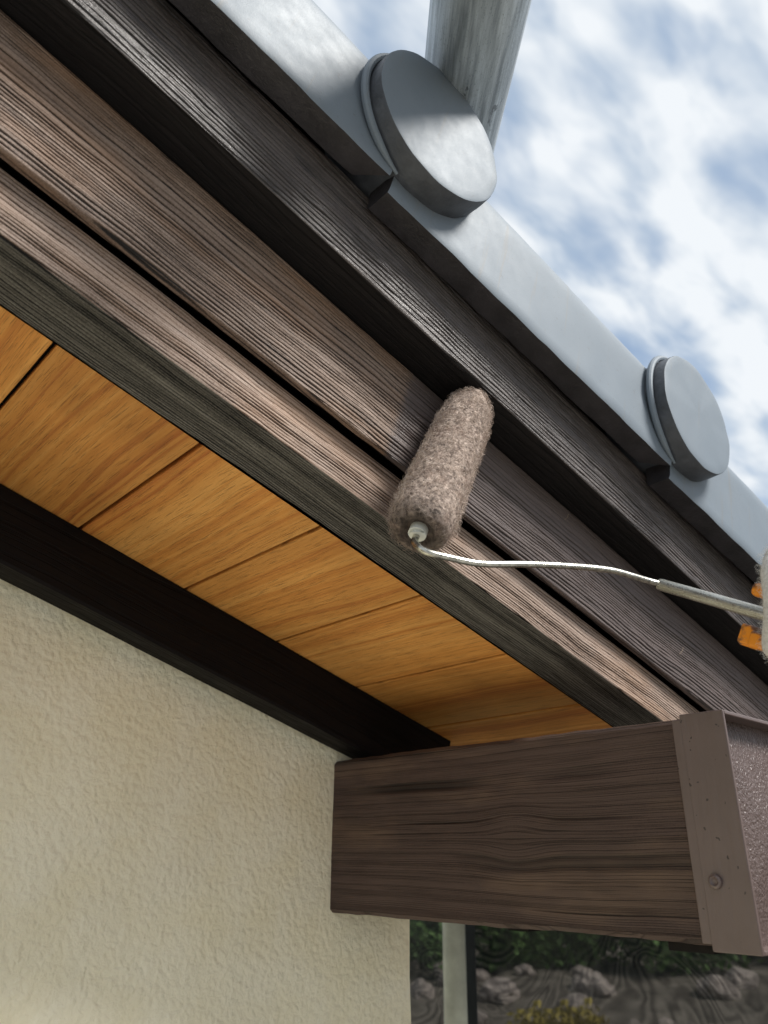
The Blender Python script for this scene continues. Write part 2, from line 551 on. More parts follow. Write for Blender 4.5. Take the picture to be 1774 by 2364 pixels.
M['bounce'] = m_simple('pale_bounce_slab', (0.31, 0.297, 0.274), 0.85, 0.2, var=0.12, sc=3.0, bump=.004, bsc=60)
yv, yf_ = box(-6, 3.4, -6, 6, 0.004, 0.06)
yd_ = obj('bounce_slab', mesh('bounce_slab', yv, yf_), M['bounce'])  # unseen slab added to bounce sunlight up onto soffit and wall
yd_['kind'] = 'structure'

BD = Vector((0.83, 0.56, 0)).normalized()          # direction in which the bank rises
BP = Vector((-BD.y, BD.x, 0))


def bank_h(d):
    t = min(1, max(0, (d - 5.0) / 11.0))
    return 0.05 + 1.5 * (t * t * (3 - 2 * t))


v = []; f = []
nu, nv_ = 40, 60
for i in range(nu + 1):
    for j in range(nv_ + 1):
        d = 4.0 + 26.0 * i / nu; q = -22 + 44.0 * j / nv_
        p = BD * d + BP * q
        v.append((p.x, p.y, bank_h(d) + (0.12 * noise.noise(Vector((p.x * .5, p.y * .5, 0))) if i else -0.03)))
for i in range(nu):
    for j in range(nv_):
        a = i * (nv_ + 1) + j
        f.append((a, a + 1, a + nv_ + 2, a + nv_ + 1))
b_ = obj('garden_bank', mesh('garden_bank', v, f, True), M['soil'])
b_['kind'] = 'structure'

# ------------------------------------------------------------------ the house
hx, hy = 0.0, 0.625
house = thing('house', 'house gable with brown bargeboards, orange soffit, grey verge tiles and cream stucco wall', 'house', (hx, hy, 0))


def hpart(name, vf, mat, parent=None, slope=True, smooth=False, bev=0):
    me = mesh(name, vf[0], vf[1], smooth)
    if bev: bevel_me(me, bev)
    if parent is None:
        if slope:
            return obj(name, me, mat, house, CAMPOS - Vector((hx, hy, 0)), (0, TH, 0))
        return obj(name, me, mat, house, (-hx, -hy, 0))
    return obj(name, me, mat, parent)


SA, SB = -2.2 * U, 3.6 * U


def jit(ax, ay, freq=9.0, seed=0.0):
    def j(p):
        a = noise.noise(Vector((p.x * freq, p.y * 20, p.z * 20 + seed)))
        b = noise.noise(Vector((p.x * freq + 31, p.y * 20, p.z * 20 + seed)))
        c = noise.noise(Vector((p.x * 90 + 7, p.y * 60, p.z * 60 + seed)))
        return Vector((0, ax * a + 0.25 * ax * c, ay * b + 0.35 * ay * c))
    return j


# carved grain: rings weathered into ridges and grooves, as real relief on the boards
RNG = np.random.RandomState(5)
LAT = RNG.rand(4096)
LAT2 = RNG.rand(256, 256)


def vn1(x):
    i = np.floor(x).astype(int); f_ = x - i; f_ = f_ * f_ * (3 - 2 * f_)
    return LAT[i % 4096] * (1 - f_) + LAT[(i + 1) % 4096] * f_


def vn2(x, y):
    i = np.floor(x).astype(int); j = np.floor(y).astype(int)
    u = x - i; w_ = y - j; u = u * u * (3 - 2 * u); w_ = w_ * w_ * (3 - 2 * w_)
    a = LAT2[i % 256, j % 256]; b = LAT2[(i + 1) % 256, j % 256]; c = LAT2[i % 256, (j + 1) % 256]; d = LAT2[(i + 1) % 256, (j + 1) % 256]
    return (a * (1 - u) + b * u) * (1 - w_) + (c * (1 - u) + d * u) * w_


def grain_board(name, prof, mat, seed, spacing, depth, drift, gpos, ns=520, s0=-1.5 * U, s1=3.1 * U, wavy=.0011, under=None):
    """prof: closed list of (y, n, ny, nn, relief) - position, outward direction and how much the grain shows"""
    P = np.array(prof); m = len(P)
    S = np.linspace(s0, s1, ns + 1)[:, None] * np.ones((1, m))
    Yc = np.ones((ns + 1, 1)) * P[:, 0]; Nc = np.ones((ns + 1, 1)) * P[:, 1]
    A = Nc + .93 * Yc
    A = A + drift * 2.2 * (vn2(S * 1.9 + seed * 7, A * 7 + seed) - .5) + drift * .5 * (vn2(S * 9 + seed, A * 26 + 40) - .5) + drift * .10 * (vn2(S * 45, A * 90 + seed) - .5)
    a = A / spacing + seed * 100 + 500
    # ring widths drift between tight and open
    a = a + 2.6 * vn1(a * .11 + 7) + .9 * vn1(a * .43 + 3) + .18 * (vn2(S * 30 + seed, A * 160) - .5)
    ci = np.floor(a + .5); dd = np.abs(a - ci) * 2
    amp = .35 + .65 * LAT[(ci * 7 + 11).astype(int) % 4096]
    amp = amp * (.55 + .75 * vn2(S * 7 + ci * 3.7, ci * 1.31 + seed))          # a groove deepens and dies out along the board
    x_ = np.clip(dd / (.30 + .45 * LAT[(ci * 5 + 3).astype(int) % 4096]), 0, 1); x_ = x_ * x_ * (3 - 2 * x_)
    brk = vn2(S * 22 + seed * 3, A * 500) - .5
    nick = vn2(S * 90 + seed * 5, A * 900) - .5
    wide = vn1(a * .21 + 60) - .5
    h = gpos + .17 - .42 * amp * (1 - x_) + .10 * wide + .09 * brk + .08 * nick
    t_ = np.clip((h - (gpos - .07)) / .17, 0, 1); ridge = t_ * t_ * (3 - 2 * t_)
    rel = (ridge - 1) * depth * P[:, 4] + (nick + brk * .6) * depth * .35 * P[:, 4]
    wv = wavy * (vn2(S * 6 + seed, A * 9 + 11) - .5) * 2
    Yv = Yc + P[:, 2] * (rel + wv); Nv = Nc + P[:, 3] * (rel + wv * .9)
    co = np.stack([S, Yv, Nv], -1).reshape(-1, 3)
    I = np.arange(ns)[:, None] * m; J = np.arange(m)[None, :]; J2 = (J + 1) % m
    q = np.stack([I + J, I + J2, I + m + J2, I + m + J], -1).reshape(-1, 4)
    me = bpy.data.meshes.new(name)
    me.vertices.add(len(co)); me.vertices.foreach_set('co', co.ravel())
    me.loops.add(q.size); me.loops.foreach_set('vertex_index', q.ravel().astype(np.int32))
    me.polygons.add(len(q)); me.polygons.foreach_set('loop_start', np.arange(0, q.size, 4, dtype=np.int32))
    me.polygons.foreach_set('use_smooth', np.ones(len(q), dtype=bool))
    at = me.attributes.new('grain', 'FLOAT', 'POINT'); at.data.foreach_set('value', h.ravel().astype(np.float32))
    if under:
        me.materials.append(mat); me.materials.append(under[0])
        me.polygons.foreach_set('material_index', np.tile((np.arange(m) < under[1]).astype(np.int32), ns))
    me.update(calc_edges=True); me.validate()
    return obj(name, me, None if under else mat, house, CAMPOS - Vector((hx, hy, 0)), (0, TH, 0))


def board_prof(y0, y1, n0, n1, ch, back=None, nf=170, under=40, n0b=None):
    n0b = n0 if n0b is None else n0b
    p = []
    for k in range(under):                                   # underside, from the back to the front corner
        y = y1 + (y0 + ch - y1) * k / under
        p.append((y, n0b + (n0 - n0b) * k / under, 0, -1, .3 if n0b == n0 else 1.0))
    for k in range(7):
        a = pi / 2 * k / 6
        p.append((y0 + ch * (1 - sin(a)), n0 + ch * (1 - cos(a)), -sin(a), -cos(a), .9))
    for k in range(1, nf):
        p.append((y0, n0 + ch + (n1 - n0 - 2 * ch) * k / nf, -1, 0, 1.0))
    for k in range(5):
        a = pi / 2 * (1 - k / 4)
        p.append((y0 + ch * (1 - sin(a)), n1 - ch * (1 - cos(a)), -sin(a), cos(a), .6))
    p += back if back else [(y1, n1, 0, 0, 0), (y1, n0 + .0005, 0, 0, 0)]
    return p


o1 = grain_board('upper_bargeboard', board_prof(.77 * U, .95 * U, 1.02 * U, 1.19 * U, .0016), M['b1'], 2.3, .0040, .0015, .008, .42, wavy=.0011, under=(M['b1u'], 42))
o1['label'] = 'narrow dark glossy bargeboard just under the tiles'
bk = [(.945 * U, 1.016 * U, 0, 0, 0), (.945 * U, .862 * U, 0, 0, 0), (.8665 * U, .858 * U, 0, 0, 0)]
o2 = grain_board('middle_bargeboard', board_prof(.85 * U, .863 * U, .813 * U, 1.016 * U, .0018, bk, 210, 8), M['b2'], 5.1, .0030, .0010, .010, .445)
o2['label'] = 'wide bargeboard, dry light coat beside the roller turning to fresh dark paint'
o3 = grain_board('lower_bargeboard', board_prof(.874 * U, .9998 * U, .7168 * U, .810 * U, .0016, None, 90, 130, .7222 * U), M['b3'], 8.7, .0026, .0009, .010, .43, under=(M['b3u'], 133))
o3['label'] = 'lowest sunlit bargeboard, pale tan front grain and dark grey ribbed underside'
hpart('light_block_board', box(SA, SB, .958 * U, .995 * U, .812 * U, 1.19 * U), M['dark'])  # unseen board added behind the slit to stop light coming through

# soffit panels between open grooves
hpart('soffit_backing', box(SA, 2.4 * U, 1.0 * U, 1.66 * U, .760 * U, .785 * U), M['dark'])
GP = .2587 * U
g0 = .0654 * U
pan = None
for k in range(-8, 9):
    s0 = g0 + GP * k
    if s0 > 2.3 * U or s0 < SA: continue
    if pan is None:
        me = mesh('soffit_panel', *box(.0013, GP - .0013, 1.0005 * U, 1.60 * U, .724 * U, .757 * U))
        bevel_me(me, .0012, 2)
        pan = me
    o = obj('soffit_panel', pan, M['soffit'], house, CAMPOS - Vector((hx, hy, 0)) + S_ * s0, (0, TH, 0))

# dark trim along the wall head
hpart('wall_trim', extrude_profile([(1.49 * U, .584 * U), (1.487 * U, .590 * U), (1.487 * U, .7225 * U), (1.61 * U, .7225 * U), (1.61 * U, .584 * U)],
                                   SA, 1.45 * U, 60, jit(.0006, .0006)), M['trim'])

# stucco wall, following the slope at its head
YW = 0.625
XC = 0.608
n_top = .70 * U
wx0 = -1.6


def ztop(x):      # height of the plane n = n_top at world x
    return CZ + (n_top - x * sin(TH)) / cos(TH)


nx, nz = 50, 60
v = []; f = []
for i in range(nx + 1):
    x = wx0 + (XC - wx0) * i / nx
    zt = ztop(x)
    for j in range(nz + 1):
        z = zt * j / nz
        wob = 0.0016 * noise.noise(Vector((x * 9, 0, z * 9))) + 0.001 * noise.noise(Vector((x * 40, 0, z * 40)))
        xo = 0.0
        if i == nx: xo = 0.0014 * noise.noise(Vector((3, z * 30, 0))) + 0.0012 * noise.noise(Vector((3, z * 110, 0)))
        v.append((x + xo, YW + wob + (0.004 if i == nx else 0), z))
fr = len(v)
for i in range(nx):
    for j in range(nz):
        a = i * (nz + 1) + j
        f.append((a, a + 1, a + nz + 2, a + nz + 1))
# side wall
for j in range(nz + 1):
    a = nx * (nz + 1) + j
    v.append((XC - .001, YW + 4.5, v[a][2]))
for j in range(nz):
    a = nx * (nz + 1) + j
    f.append((a, a + 1, fr + j + 1, fr + j))
me = mesh('wall', v, f, True)
wl = obj('wall', me, M['stucco'], house, (-hx, -hy, 0))
wl['label'] = 'cream stucco wall with pebbly relief'

# eave beam carrying the roof, end wrapped in sheet metal
XB = 0.6507 * KB
BW = 0.104
zt, zb = CZ + .1150 * KB, CZ - .0585 * KB


def beam_jit(p):
    a = noise.noise(Vector((p.y * 10, p.z * 12, 3))); c = noise.noise(Vector((p.y * 60, p.z * 60, 8)))
    return Vector((.0012 * a, 0, .0016 * a + .0007 * c))


bv = []; bf = []
ny = 120
pr = []
for k in range(11): pr.append((XB, zb + .003 + (zt - .003 - zb - .003) * k / 10))
pr = [(XB + .003, zb)] + pr + [(XB + .003, zt), (XB + BW, zt - BW * math.tan(TH) - .002), (XB + BW, zb)]
m_ = len(pr)
for i in range(ny + 1):
    y = .330 * KB + (0.76 - .330 * KB) * i / ny
    for (x, z) in pr:
        p = Vector((x, y, z)); bv.append(p + beam_jit(p))
for i in range(ny):
    for j in range(m_):
        a = i * m_ + j; b = i * m_ + (j + 1) % m_
        bf.append((a, b, b + m_, a + m_))
bf += [tuple(range(m_)), tuple(ny * m_ + j for j in range(m_ - 1, -1, -1))]
beam = hpart('eave_beam', (bv, bf), M['beam'], slope=False, smooth=False)
beam['label'] = 'dark brown timber beam end with a knot and drying cracks'
# metal cap: tray with folded rim; front panel sunk behind the rim
t_ = .0026
cx0, cx1 = XB - .0027, XB + BW + .004
cz0, cz1 = CZ - .0625 * KB, CZ + .1170 * KB
yf, yb = .2955 * KB, .3345 * KB
side = box(cx0, cx0 + t_, yf, yb, cz0, cz1)
side2 = box(cx1 - t_, cx1, yf, yb, cz0, cz1)
top = box(cx0 + t_, cx1 - t_, yf, yb, cz1 - t_, cz1)
bot = box(cx0 + t_, cx1 - t_, yf, yb, cz0, cz0 + t_)
hem = box(cx0 + .0004, cx0 + .003, yb - .0008, yb + .0062, cz0 + .004, cz1 - .003)
# the hem of the back edge is bent in toward the timber
capo = hpart('end_cap', side, M['cap'], beam, slope=False, bev=.0007)
capo['label'] = 'brown painted sheet metal cap wrapped round the beam end'
hpart('cap_flange', top, M['cap'], beam, bev=.0006)
hpart('cap_flange', bot, M['cap'], beam, bev=.0006)
hpart('cap_flange', side2, M['cap'], beam, bev=.0006)
hpart('cap_hem', hem, M['cap'], beam, bev=.0008)
cxm, czm = (cx0 + cx1) / 2, (cz0 + cz1) / 2
fv = [(cx0 + t_, yf + .012, cz0 + t_), (cx1 - t_, yf + .012, cz0 + t_), (cx1 - t_, yf + .012, cz1 - t_), (cx0 + t_, yf + .012, cz1 - t_), (cxm, yf + .006, czm)]
hpart('cap_panel', (fv, [(0, 1, 4), (1, 2, 4), (2, 3, 4), (3, 0, 4), (3, 2, 1, 0)]), M['capface'], beam)
# screw head in the cap side
sv, sf = lathe_y([(.0008, 0), (.0044, .0001), (.0056, .0010), (.0052, .0028), (.0036, .0038), (.0018, .0020)], (0, 0), 14,
                 lambda p: Vector((.0003 * noise.noise(p * 900), 0, .0003 * noise.noise(p * 800 + Vector((5, 5, 5))))))
sv = [Vector((cx0 - q.y * KB, .3233 * KB + q.x * KB, CZ - .0130 * KB + q.z * KB)) for q in sv]
hpart('screw', (sv, sf), M['cap'], beam, smooth=True)
# dark packing blocks under the beam
hpart('packing_block', box(XB + .030, XB + .045, .42, .44, zb - .004, zb + .003), M['dark'], beam)
hpart('packing_block', box(XB + .015, XB + .045, .266, .296, zb - .006, zb + .003), M['dark'], beam)

# roof deck and tile field behind the verge
hpart('roof_deck', box(SA, SB, .80 * U, 3.6 * U, 1.195 * U, 1.235 * U), M['dark'])
v = []; f = []
na, nb_ = 130, 14
for i in range(na + 1):
    s = SA + (SB - SA) * i / na
    for j in range(nb_ + 1):
        y = 1.12 * U + (3.6 - 1.12) * U * j / nb_
        st = ((s / U + .555) / .88) % 1.0
        v.append((s, y, 1.27 * U + .012 * st + .014 * abs(sin(y * 11))))
for i in range(na):
    for j in range(nb_):
        a = i * (nb_ + 1) + j
        f.append((a, a + 1, a + nb_ + 2, a + nb_ + 1))
hpart('roof_tiles', (v, f), M['roofback'], smooth=True)

# verge tiles, each with a round end disc
PITCH = .88 * U


def tile_profile():
    p = [(.7025, 1.165), (.700, 1.172)]
    for k in range(1, 9): p.append((.700, 1.172 + (1.36 - 1.172) * k / 8))
    for k in range(1, 9):
        a = pi - (pi / 2) * k / 8
        p.append((.79 + .09 * cos(a), 1.36 + .09 * sin(a)))
    p += [(.88, 1.445), (1.00, 1.405), (1.12, 1.37), (1.12, 1.335), (.95, 1.36), (.80, 1.40), (.765, 1.36), (.757, 1.30), (.757, 1.172), (.752, 1.165)]
    return p


def make_tile():
    pr = tile_profile()
    v = []; f = []; m = len(pr); ns = 36
    for i in range(ns + 1):
        t = i / ns
        s = -.88 * U + t * PITCH
        for j, (y, n) in enumerate(pr):
            nn = n - .009 + .022 * t
            yy = y + .010 * (1 - t) * (1 if y < 1.0 else 0)
            ss = s
            if y > .73 and n < 1.25 and t > .85: ss -= .042 * U * (t - .85) / .15
            if n < 1.25 and t < .06: ss += .012 * U
            p = Vector((ss, yy * U, nn * U))
            q = p * 45
            p += Vector((0, .0006 * noise.noise(q), .0007 * noise.noise(q + Vector((9, 9, 9)))))
            if n < 1.175: p.z += .0008 * noise.noise(p * 160)
            v.append(p)
    for i in range(ns):
        for j in range(m):
            a = i * m + j; b = i * m + (j + 1) % m
            f.append((a, b, b + m, a + m))
    f += [tuple(range(m)), tuple(ns * m + j for j in range(m - 1, -1, -1))]
    return v, f


tv, tf = make_tile()
tile_me = mesh('verge_tile', tv, tf, 35)
tile_me.materials.append(M['tile']); tile_me.materials.append(M['tileback'])
for p in tile_me.polygons:            # underside, back and ends: shade painted in as darker colour, with brown smears
    if p.normal.z < -.6 or (p.normal.y > .3 and p.center.z < 1.34 * U) or (abs(p.normal.x) > .4): p.material_index = 1
rd = .1476 * U
cs, cn = .0426 * U, 1.345 * U
dj = lambda p: Vector((.0008 * noise.noise(p * 60) + .0005 * noise.noise(p * 300), .0007 * noise.noise(p * 50 + Vector((3, 1, 7))), .0008 * noise.noise(p * 60 + Vector((9, 0, 2)))))
prof = [(.001, .6545), (rd * .3 / U, .6548), (rd * .6 / U, .6555), (rd * .85 / U, .6565), (rd * .965 / U, .6568), (rd * .992 / U, .6578), (rd / U, .6605),
        (rd * 1.004 / U, .675), (rd * 1.004 / U, .69), (rd * 1.0 / U, .705), (rd * .99 / U, .75), (rd * .97 / U, .82)]
dv, df = lathe_y([(r * U, y * U) for r, y in prof], (cs, cn), 72, dj)
disc_me = mesh('round_end', dv, df, 38)
M['rim'] = m_simple('shaded_tile_rim', (0.075, 0.082, 0.095), 0.5, 0.35, var=0.35, sc=45.0, bump=.0005)  # rim shade held in a darker base colour than the face
disc_me.materials.append(M['tile']); disc_me.materials.append(M['rim'])
for p in disc_me.polygons:
    if abs(p.normal.y) < .5: p.material_index = 1
path = []
for k in range(29):
    a = radians(100 + 158 * k / 28)
    path.append((cs + cos(a) * rd * 1.06, (.6985 - .010 * sin(pi * k / 28)) * U, cn + sin(a) * rd * 1.06))
cvv, cff = tube(path, [.0008 + .0022 * min(1, sin(pi * (k + .6) / 29.2) * 2.2) for k in range(29)], 10)
col_me = mesh('collar_ridge', cvv, cff, True)
for k in range(-1, 4):
    base = .325 * U + k * PITCH
    tl = obj('verge_tile', tile_me, None, house, CAMPOS - Vector((hx, hy, 0)) + S_ * base, (0, TH, 0))
    obj('round_end', disc_me, None, tl)
    obj('collar_ridge', col_me, M['tile'], tl)
for o in house.children:
    if o.name.startswith(('verge_tile', 'upper_barge', 'middle_barge', 'lower_barge')):
        pass

# ------------------------------------------------------------------ scaffold pipe over the roof
A = CAMPOS + Vector((.3041, .2436, .5591)); B = CAMPOS + Vector((.3939, .346, .5957))
dr = (B - A).normalized()
L0, L1 = -0.62, 2.6
pv, pfc = tube([Vector((0, 0, z)) for z in (L0, 0, .2, L1)], .0350, 48)
pipe = obj('scaffold_pipe', mesh('scaffold_pipe', pv, pfc, True), M['zinc'], None, A)
pipe.rotation_mode = 'QUATERNION'
pipe.rotation_quaternion = dr.to_track_quat('Z', 'Y')
tag(pipe, 'galvanised scaffold pipe passing above the roof behind the tile disc', 'pipe')

# ------------------------------------------------------------------ scaffold post and mesh sheet beyond the corner
M['post'] = m_simple('pale_painted_post', (0.60, 0.62, 0.52), 0.4, 0.4, var=0.15, sc=25)
pv, pfc = tube([(0, 0, 0), (0, 0, 1.0), (0, 0, 3.3)], .024, 28)
cl, clf = tube([(0, 0, 2.62), (0, 0, 2.70)], .031, 24)
post = obj('scaffold_post', mesh('scaffold_post', pv, pfc, True), M['post'], None, (1.36, 1.275, 0))
tag(post, 'pale upright scaffold post beside the stucco wall corner', 'post')
obj('post_coupler', mesh('post_coupler', cl, clf, True), M['zinc'], post)


def m_sheet():
    m, t = newmat('dark_mesh_fabric')
    v = t.add('ShaderNodeTexCoord').outputs['Object']
    # two layers of woven mesh interfere: contour bands
    base = t.noise(t.vmul(v, (1, 4.5, 6.0)), 1.0, 3.0, 0.5, dist=0.6)
    bands = t.math('SINE', t.math('MULTIPLY', base, 130.0))
    amt = t.maprange(t.noise(t.vmul(v, (1, 1.6, 2.4)), 1.0, 2.0, 0.5), 0.42, 0.6)
    bd = t.math('MULTIPLY', bands, amt)
    tr = t.math('ADD', 0.14, t.math('MULTIPLY', bd, 0.06), clamp=True)
    dc = t.mix(t.maprange(bd, -0.8, 0.8), (0.020, 0.024, 0.026), (0.075, 0.078, 0.074))
    d = t.add('ShaderNodeBsdfDiffuse', {0: dc})
    tp = t.add('ShaderNodeBsdfTransparent')
    mx = t.add('ShaderNodeMixShader', {0: tr, 1: d, 2: tp})
    t.add('ShaderNodeOutputMaterial', {0: mx})
    return m


M['sheet'] = m_sheet()
M['hem'] = m_simple('dark_sheet_hem', (0.022, 0.026, 0.028), 0.8, 0.2)
v = []; f = []
ny_, nz_ = 120, 40
for i in range(ny_ + 1):
    for j in range(nz_ + 1):
        y = -0.6 + 5.6 * i / ny_; z = 0.05 + 3.33 * j / nz_
        x = .012 * sin(y * 5.1 + .6 * z) + .020 * noise.noise(Vector((y * 2.2, z * 1.4, 4))) + .006 * noise.noise(Vector((y * 9, z * 6, 4)))
        v.append((x, y, z))
for i in range(ny_):
    for j in range(nz_):
        a = i * (nz_ + 1) + j
        f.append((a, a + 1, a + nz_ + 2, a + nz_ + 1))
sheet = obj('safety_sheet', mesh('safety_sheet', v, f, True), M['sheet'], None, (1.46, 0, 0))
tag(sheet, 'dark see-through scaffold mesh sheet hanging behind the beam', 'safety sheet')
hv, hf = box(-.026, -.0225, 1.285, 1.330, .05, 3.38)
obj('sheet_hem', mesh('sheet_hem', hv, hf), M['hem'], sheet)

# ------------------------------------------------------------------ paint roller
rl = thing('paint_roller', 'fuzzy brown-grey paint roller on bent wire frame against the bargeboard', 'paint roller', W(.2341, .2979, .2476))
RO = rl.location.copy()
Pn = W(.598 * U, .757 * U, .634 * U)          # near end of the sleeve
Pf = W(.690 * U, .803 * U, 1.002 * U)         # far end
ax = (Pf - Pn); LEN = ax.length; ax.normalize()
e1 = ax.cross(Vector((0, 0, 1))).normalized(); e2 = ax.cross(e1).normalized()


def sleeve_r(t):
    r = .0202 - .0032 * t
    if t < .12: r *= sqrt(max(0, 1 - ((.12 - t) / .12) ** 2)) * .34 + .66
    if t > .80: r *= sqrt(max(0, 1 - ((t - .80) / .20) ** 2)) * .42 + .58
    return r


seg = 120; nl = 150
v = []; f = []
prof_t = [(0.0, .0072), (0.0, .011)] + [(i / nl, None) for i in range(nl + 1)]
for (t, rr) in prof_t:
    for k in range(seg):
        a = 2 * pi * k / seg
        r = sleeve_r(t) if rr is None else rr
        c = Pn + ax * (LEN * t)
        p = c + (e1 * cos(a) + e2 * sin(a)) * r
        if rr is None:
            q = (p - Pn)
            h = .0011 * noise.noise(q * 55) + .0007 * noise.noise(q * 170) + .0005 * noise.noise(q * 420)
            p = p + (e1 * cos(a) + e2 * sin(a)) * h
            if t > .93: p = p + ax * (.010 * max(-.2, noise.noise(q * 105 + Vector((4, 4, 4)))) * (t - .93) / .07)
        elif rr < .01: p = p + ax * .004
        v.append(p - RO)
m_ = len(prof_t)
for i in range(m_ - 1):
    for k in range(seg):
        a = i * seg + k; b = i * seg + (k + 1) % seg
        f.append((a, b, b + seg, a + seg))
f.append(tuple(range(seg)))
f.append(tuple((m_ - 1) * seg + k for k in range(seg)))


def m_pile(name, fib):
    m, t = newmat(name)
    v = t.add('ShaderNodeTexCoord').outputs['Object']
    n = t.noise(v, 330.0, 4.0, 0.65)
    n2 = t.noise(v, 60.0, 3.0, 0.6)
    c = t.ramp(n, [(0.36, (0.10, 0.080, 0.070)), (0.46, (0.28, 0.220, 0.185)), (0.60, (0.50, 0.405, 0.345))])
    if fib:
        c = t.mix(t.maprange(t.noise(v, 160.0, 2.0, 0.5), 0.35, 0.65), (0.38, 0.305, 0.262), (0.62, 0.515, 0.44))
    c = t.mix(t.maprange(n2, 0.50, 0.72, 0.0, 0.5), c, (0.24, 0.155, 0.12))
    # paint-soaked dark ring round the near end
    d = t.add('ShaderNodeVectorMath', operation='DISTANCE')
    t.put(d.inputs[0], v); q = Pn - RO - ax * .004; d.inputs[1].default_value = tuple(q)
    soak = t.maprange(t.math('ADD', d.outputs['Value'], t.math('MULTIPLY', t.math('SUBTRACT', t.noise(v, 130.0, 3.0, 0.6), 0.5), 0.018)), .012, .026, .85, 0.0)
    c = t.mix(soak, c, (0.030, 0.024, 0.022))
    finish(t, Base_Color=c, Roughness=0.85, Specular_IOR_Level=0.2, Normal=t.bump(n, 0.0016, 0.9))
    return m


M['pile'] = m_pile('matted_wool_pile', False)
M['fibre'] = m_pile('wool_fibre', True)
sl = obj('sleeve', mesh('sleeve', v, f, True), M['pile'], rl)


def fibres(points, length, rad, curl, lift, seed=1):
    """short curly strands; points = list of (pos, normal, tangent)"""
    rnd = random.Random(seed)
    v = []; f = []
    for (p, n, t) in points:
        L = length * rnd.uniform(.5, 1.3)
        b = n.cross(t)
        ang = rnd.uniform(0, 2 * pi)
        d = (t * cos(ang) + b * sin(ang)).normalized()
        s_ = n.cross(d)
        lf = lift * rnd.uniform(.2, 1.5)
        cu = curl * rnd.uniform(-1, 1)
        pts = []
        for k in range(4):
            u = k / 3
            pts.append(p + d * (L * u) + s_ * (cu * L * u * u) + n * (lf * L * sin(u * 2.4) + rad * .5))
        o = len(v)
        for k, q in enumerate(pts):
            r = rad * (1 - .75 * k / 3)
            v += [q + s_ * r, q - s_ * r * .5 + n * r * .8, q - s_ * r * .5 - n * r * .8]
        for k in range(3):
            for j in range(3):
                a = o + k * 3 + j; c = o + k * 3 + (j + 1) % 3
                f.append((a, c, c + 3, a + 3))
    return v, f


rnd = random.Random(3)
pts = []
for i in range(9000):
    t = rnd.random() ** 0.95; a = rnd.uniform(0, 2 * pi)
    rv_ = (e1 * cos(a) + e2 * sin(a))
    p = Pn + ax * (LEN * t) + rv_ * (sleeve_r(t) + .0002)
    nrm = rv_.copy()
    if t < .08: nrm = (rv_ - ax * ((.08 - t) / .08)).normalized()
    if t > .92: nrm = (rv_ + ax * ((t - .92) / .08)).normalized()
    pts.append((p - RO, nrm, (ax - nrm * ax.dot(nrm)).normalized()))
fv_, ff_ = fibres(pts, .0046, .00014, .9, .42)
# tufts squeezed out at the far end
for i in range(700):
    a = rnd.uniform(0, 2 * pi); rr = rnd.uniform(.002, .011)
    rv_ = (e1 * cos(a) + e2 * sin(a))
    p = Pf + rv_ * rr - RO - ax * .002
    pts2 = [(p, rv_, (ax + rv_ * .2).normalized())]
    clump = noise.noise(Vector((cos(a) * 2.2, sin(a) * 2.2, 3)))
    L = .004 + .013 * max(0, clump + .15) * rnd.random()
    o = len(fv_); d = (ax + rv_ * rnd.uniform(-.3, .3)).normalized(); s_ = d.cross(rv_).normalized()
    for k in range(3):
        q = p + d * (L * k / 2); r = .00015 * (1 - .4 * k)
        fv_ += [q + s_ * r, q - s_ * r * .5 + rv_ * r, q - s_ * r * .5 - rv_ * r]
    for k in range(2):
        for j in range(3):
            x_ = o + k * 3 + j; y_ = o + k * 3 + (j + 1) % 3
            ff_.append((x_, y_, y_ + 3, x_ + 3))
me = bpy.data.meshes.new('pile_fibres'); me.from_pydata([tuple(q) for q in fv_], [], ff_)
pf_ = obj('pile_fibres', me, M['fibre'], sl)
pf_['kind'] = 'stuff'
# nylon end plug
plv, plf = tube([Pn + ax * .004 - RO, Pn - ax * .0012 - RO, Pn - ax * .0016 - RO, Pn - ax * .0016 - RO + ax * .0004, Pn + ax * .001 - RO], [.0056, .0056, .0048, .0034, .0032], 28)
obj('end_plug', mesh('end_plug', plv, plf, True), M['plug'], rl)
# wire frame
wp = [Pn + ax * .004, Pn - ax * .004, Pn - ax * .0085, W(.2393, .2935, .2372), W(.2560, .2875, .2408), W(.2753, .2822, .246), W(.305, .270, .2605), W(.3577, .2531, .2827), W(.377, .247, .2865), W(.3991, .240, .2904), W(.4035, .228, .2875)]
wpp = smooth_path([q - RO for q in wp], 3)
wv_, wf_ = tube(wpp, .0021, 14)
obj('wire_frame', mesh('wire_frame', wv_, wf_, True), M['wire'], rl)
# plated tube that sockets the wire
TA = W(.3991, .240, .2904)
TB = CAMPOS + Vector((.4622, .1744, .1332))
td = (TB - TA).normalized()
TE = TB + td * .13
TL = (TE - TA).length
tv_, tf_ = tube([(0, 0, -.0005), (0, 0, 0), (0, 0, .002), (0, 0, TL * .5), (0, 0, TL)], [.0030, .0037, .0040, .0042, .0042], 24)
ht = obj('handle_tube', mesh('handle_tube', tv_, tf_, True), M['tubezinc'], rl, TA - RO)
ht.rotation_mode = 'QUATERNION'; ht.rotation_quaternion = td.to_track_quat('Z', 'Y')


def m_orange():
    m, t = newmat('stained_orange_plastic')
    v = t.add('ShaderNodeTexCoord').outputs['Object']
    st = t.maprange(t.noise(v, 95.0, 3.0, 0.6), 0.47, 0.58)
    c = t.mix(st, (0.78, 0.27, 0.018), (0.13, 0.055, 0.028))
    finish(t, Base_Color=c, Roughness=t.maprange(st, 0, 1, 0.25, 0.5), Specular_IOR_Level=0.6)
    return m


M['orange'] = m_orange()
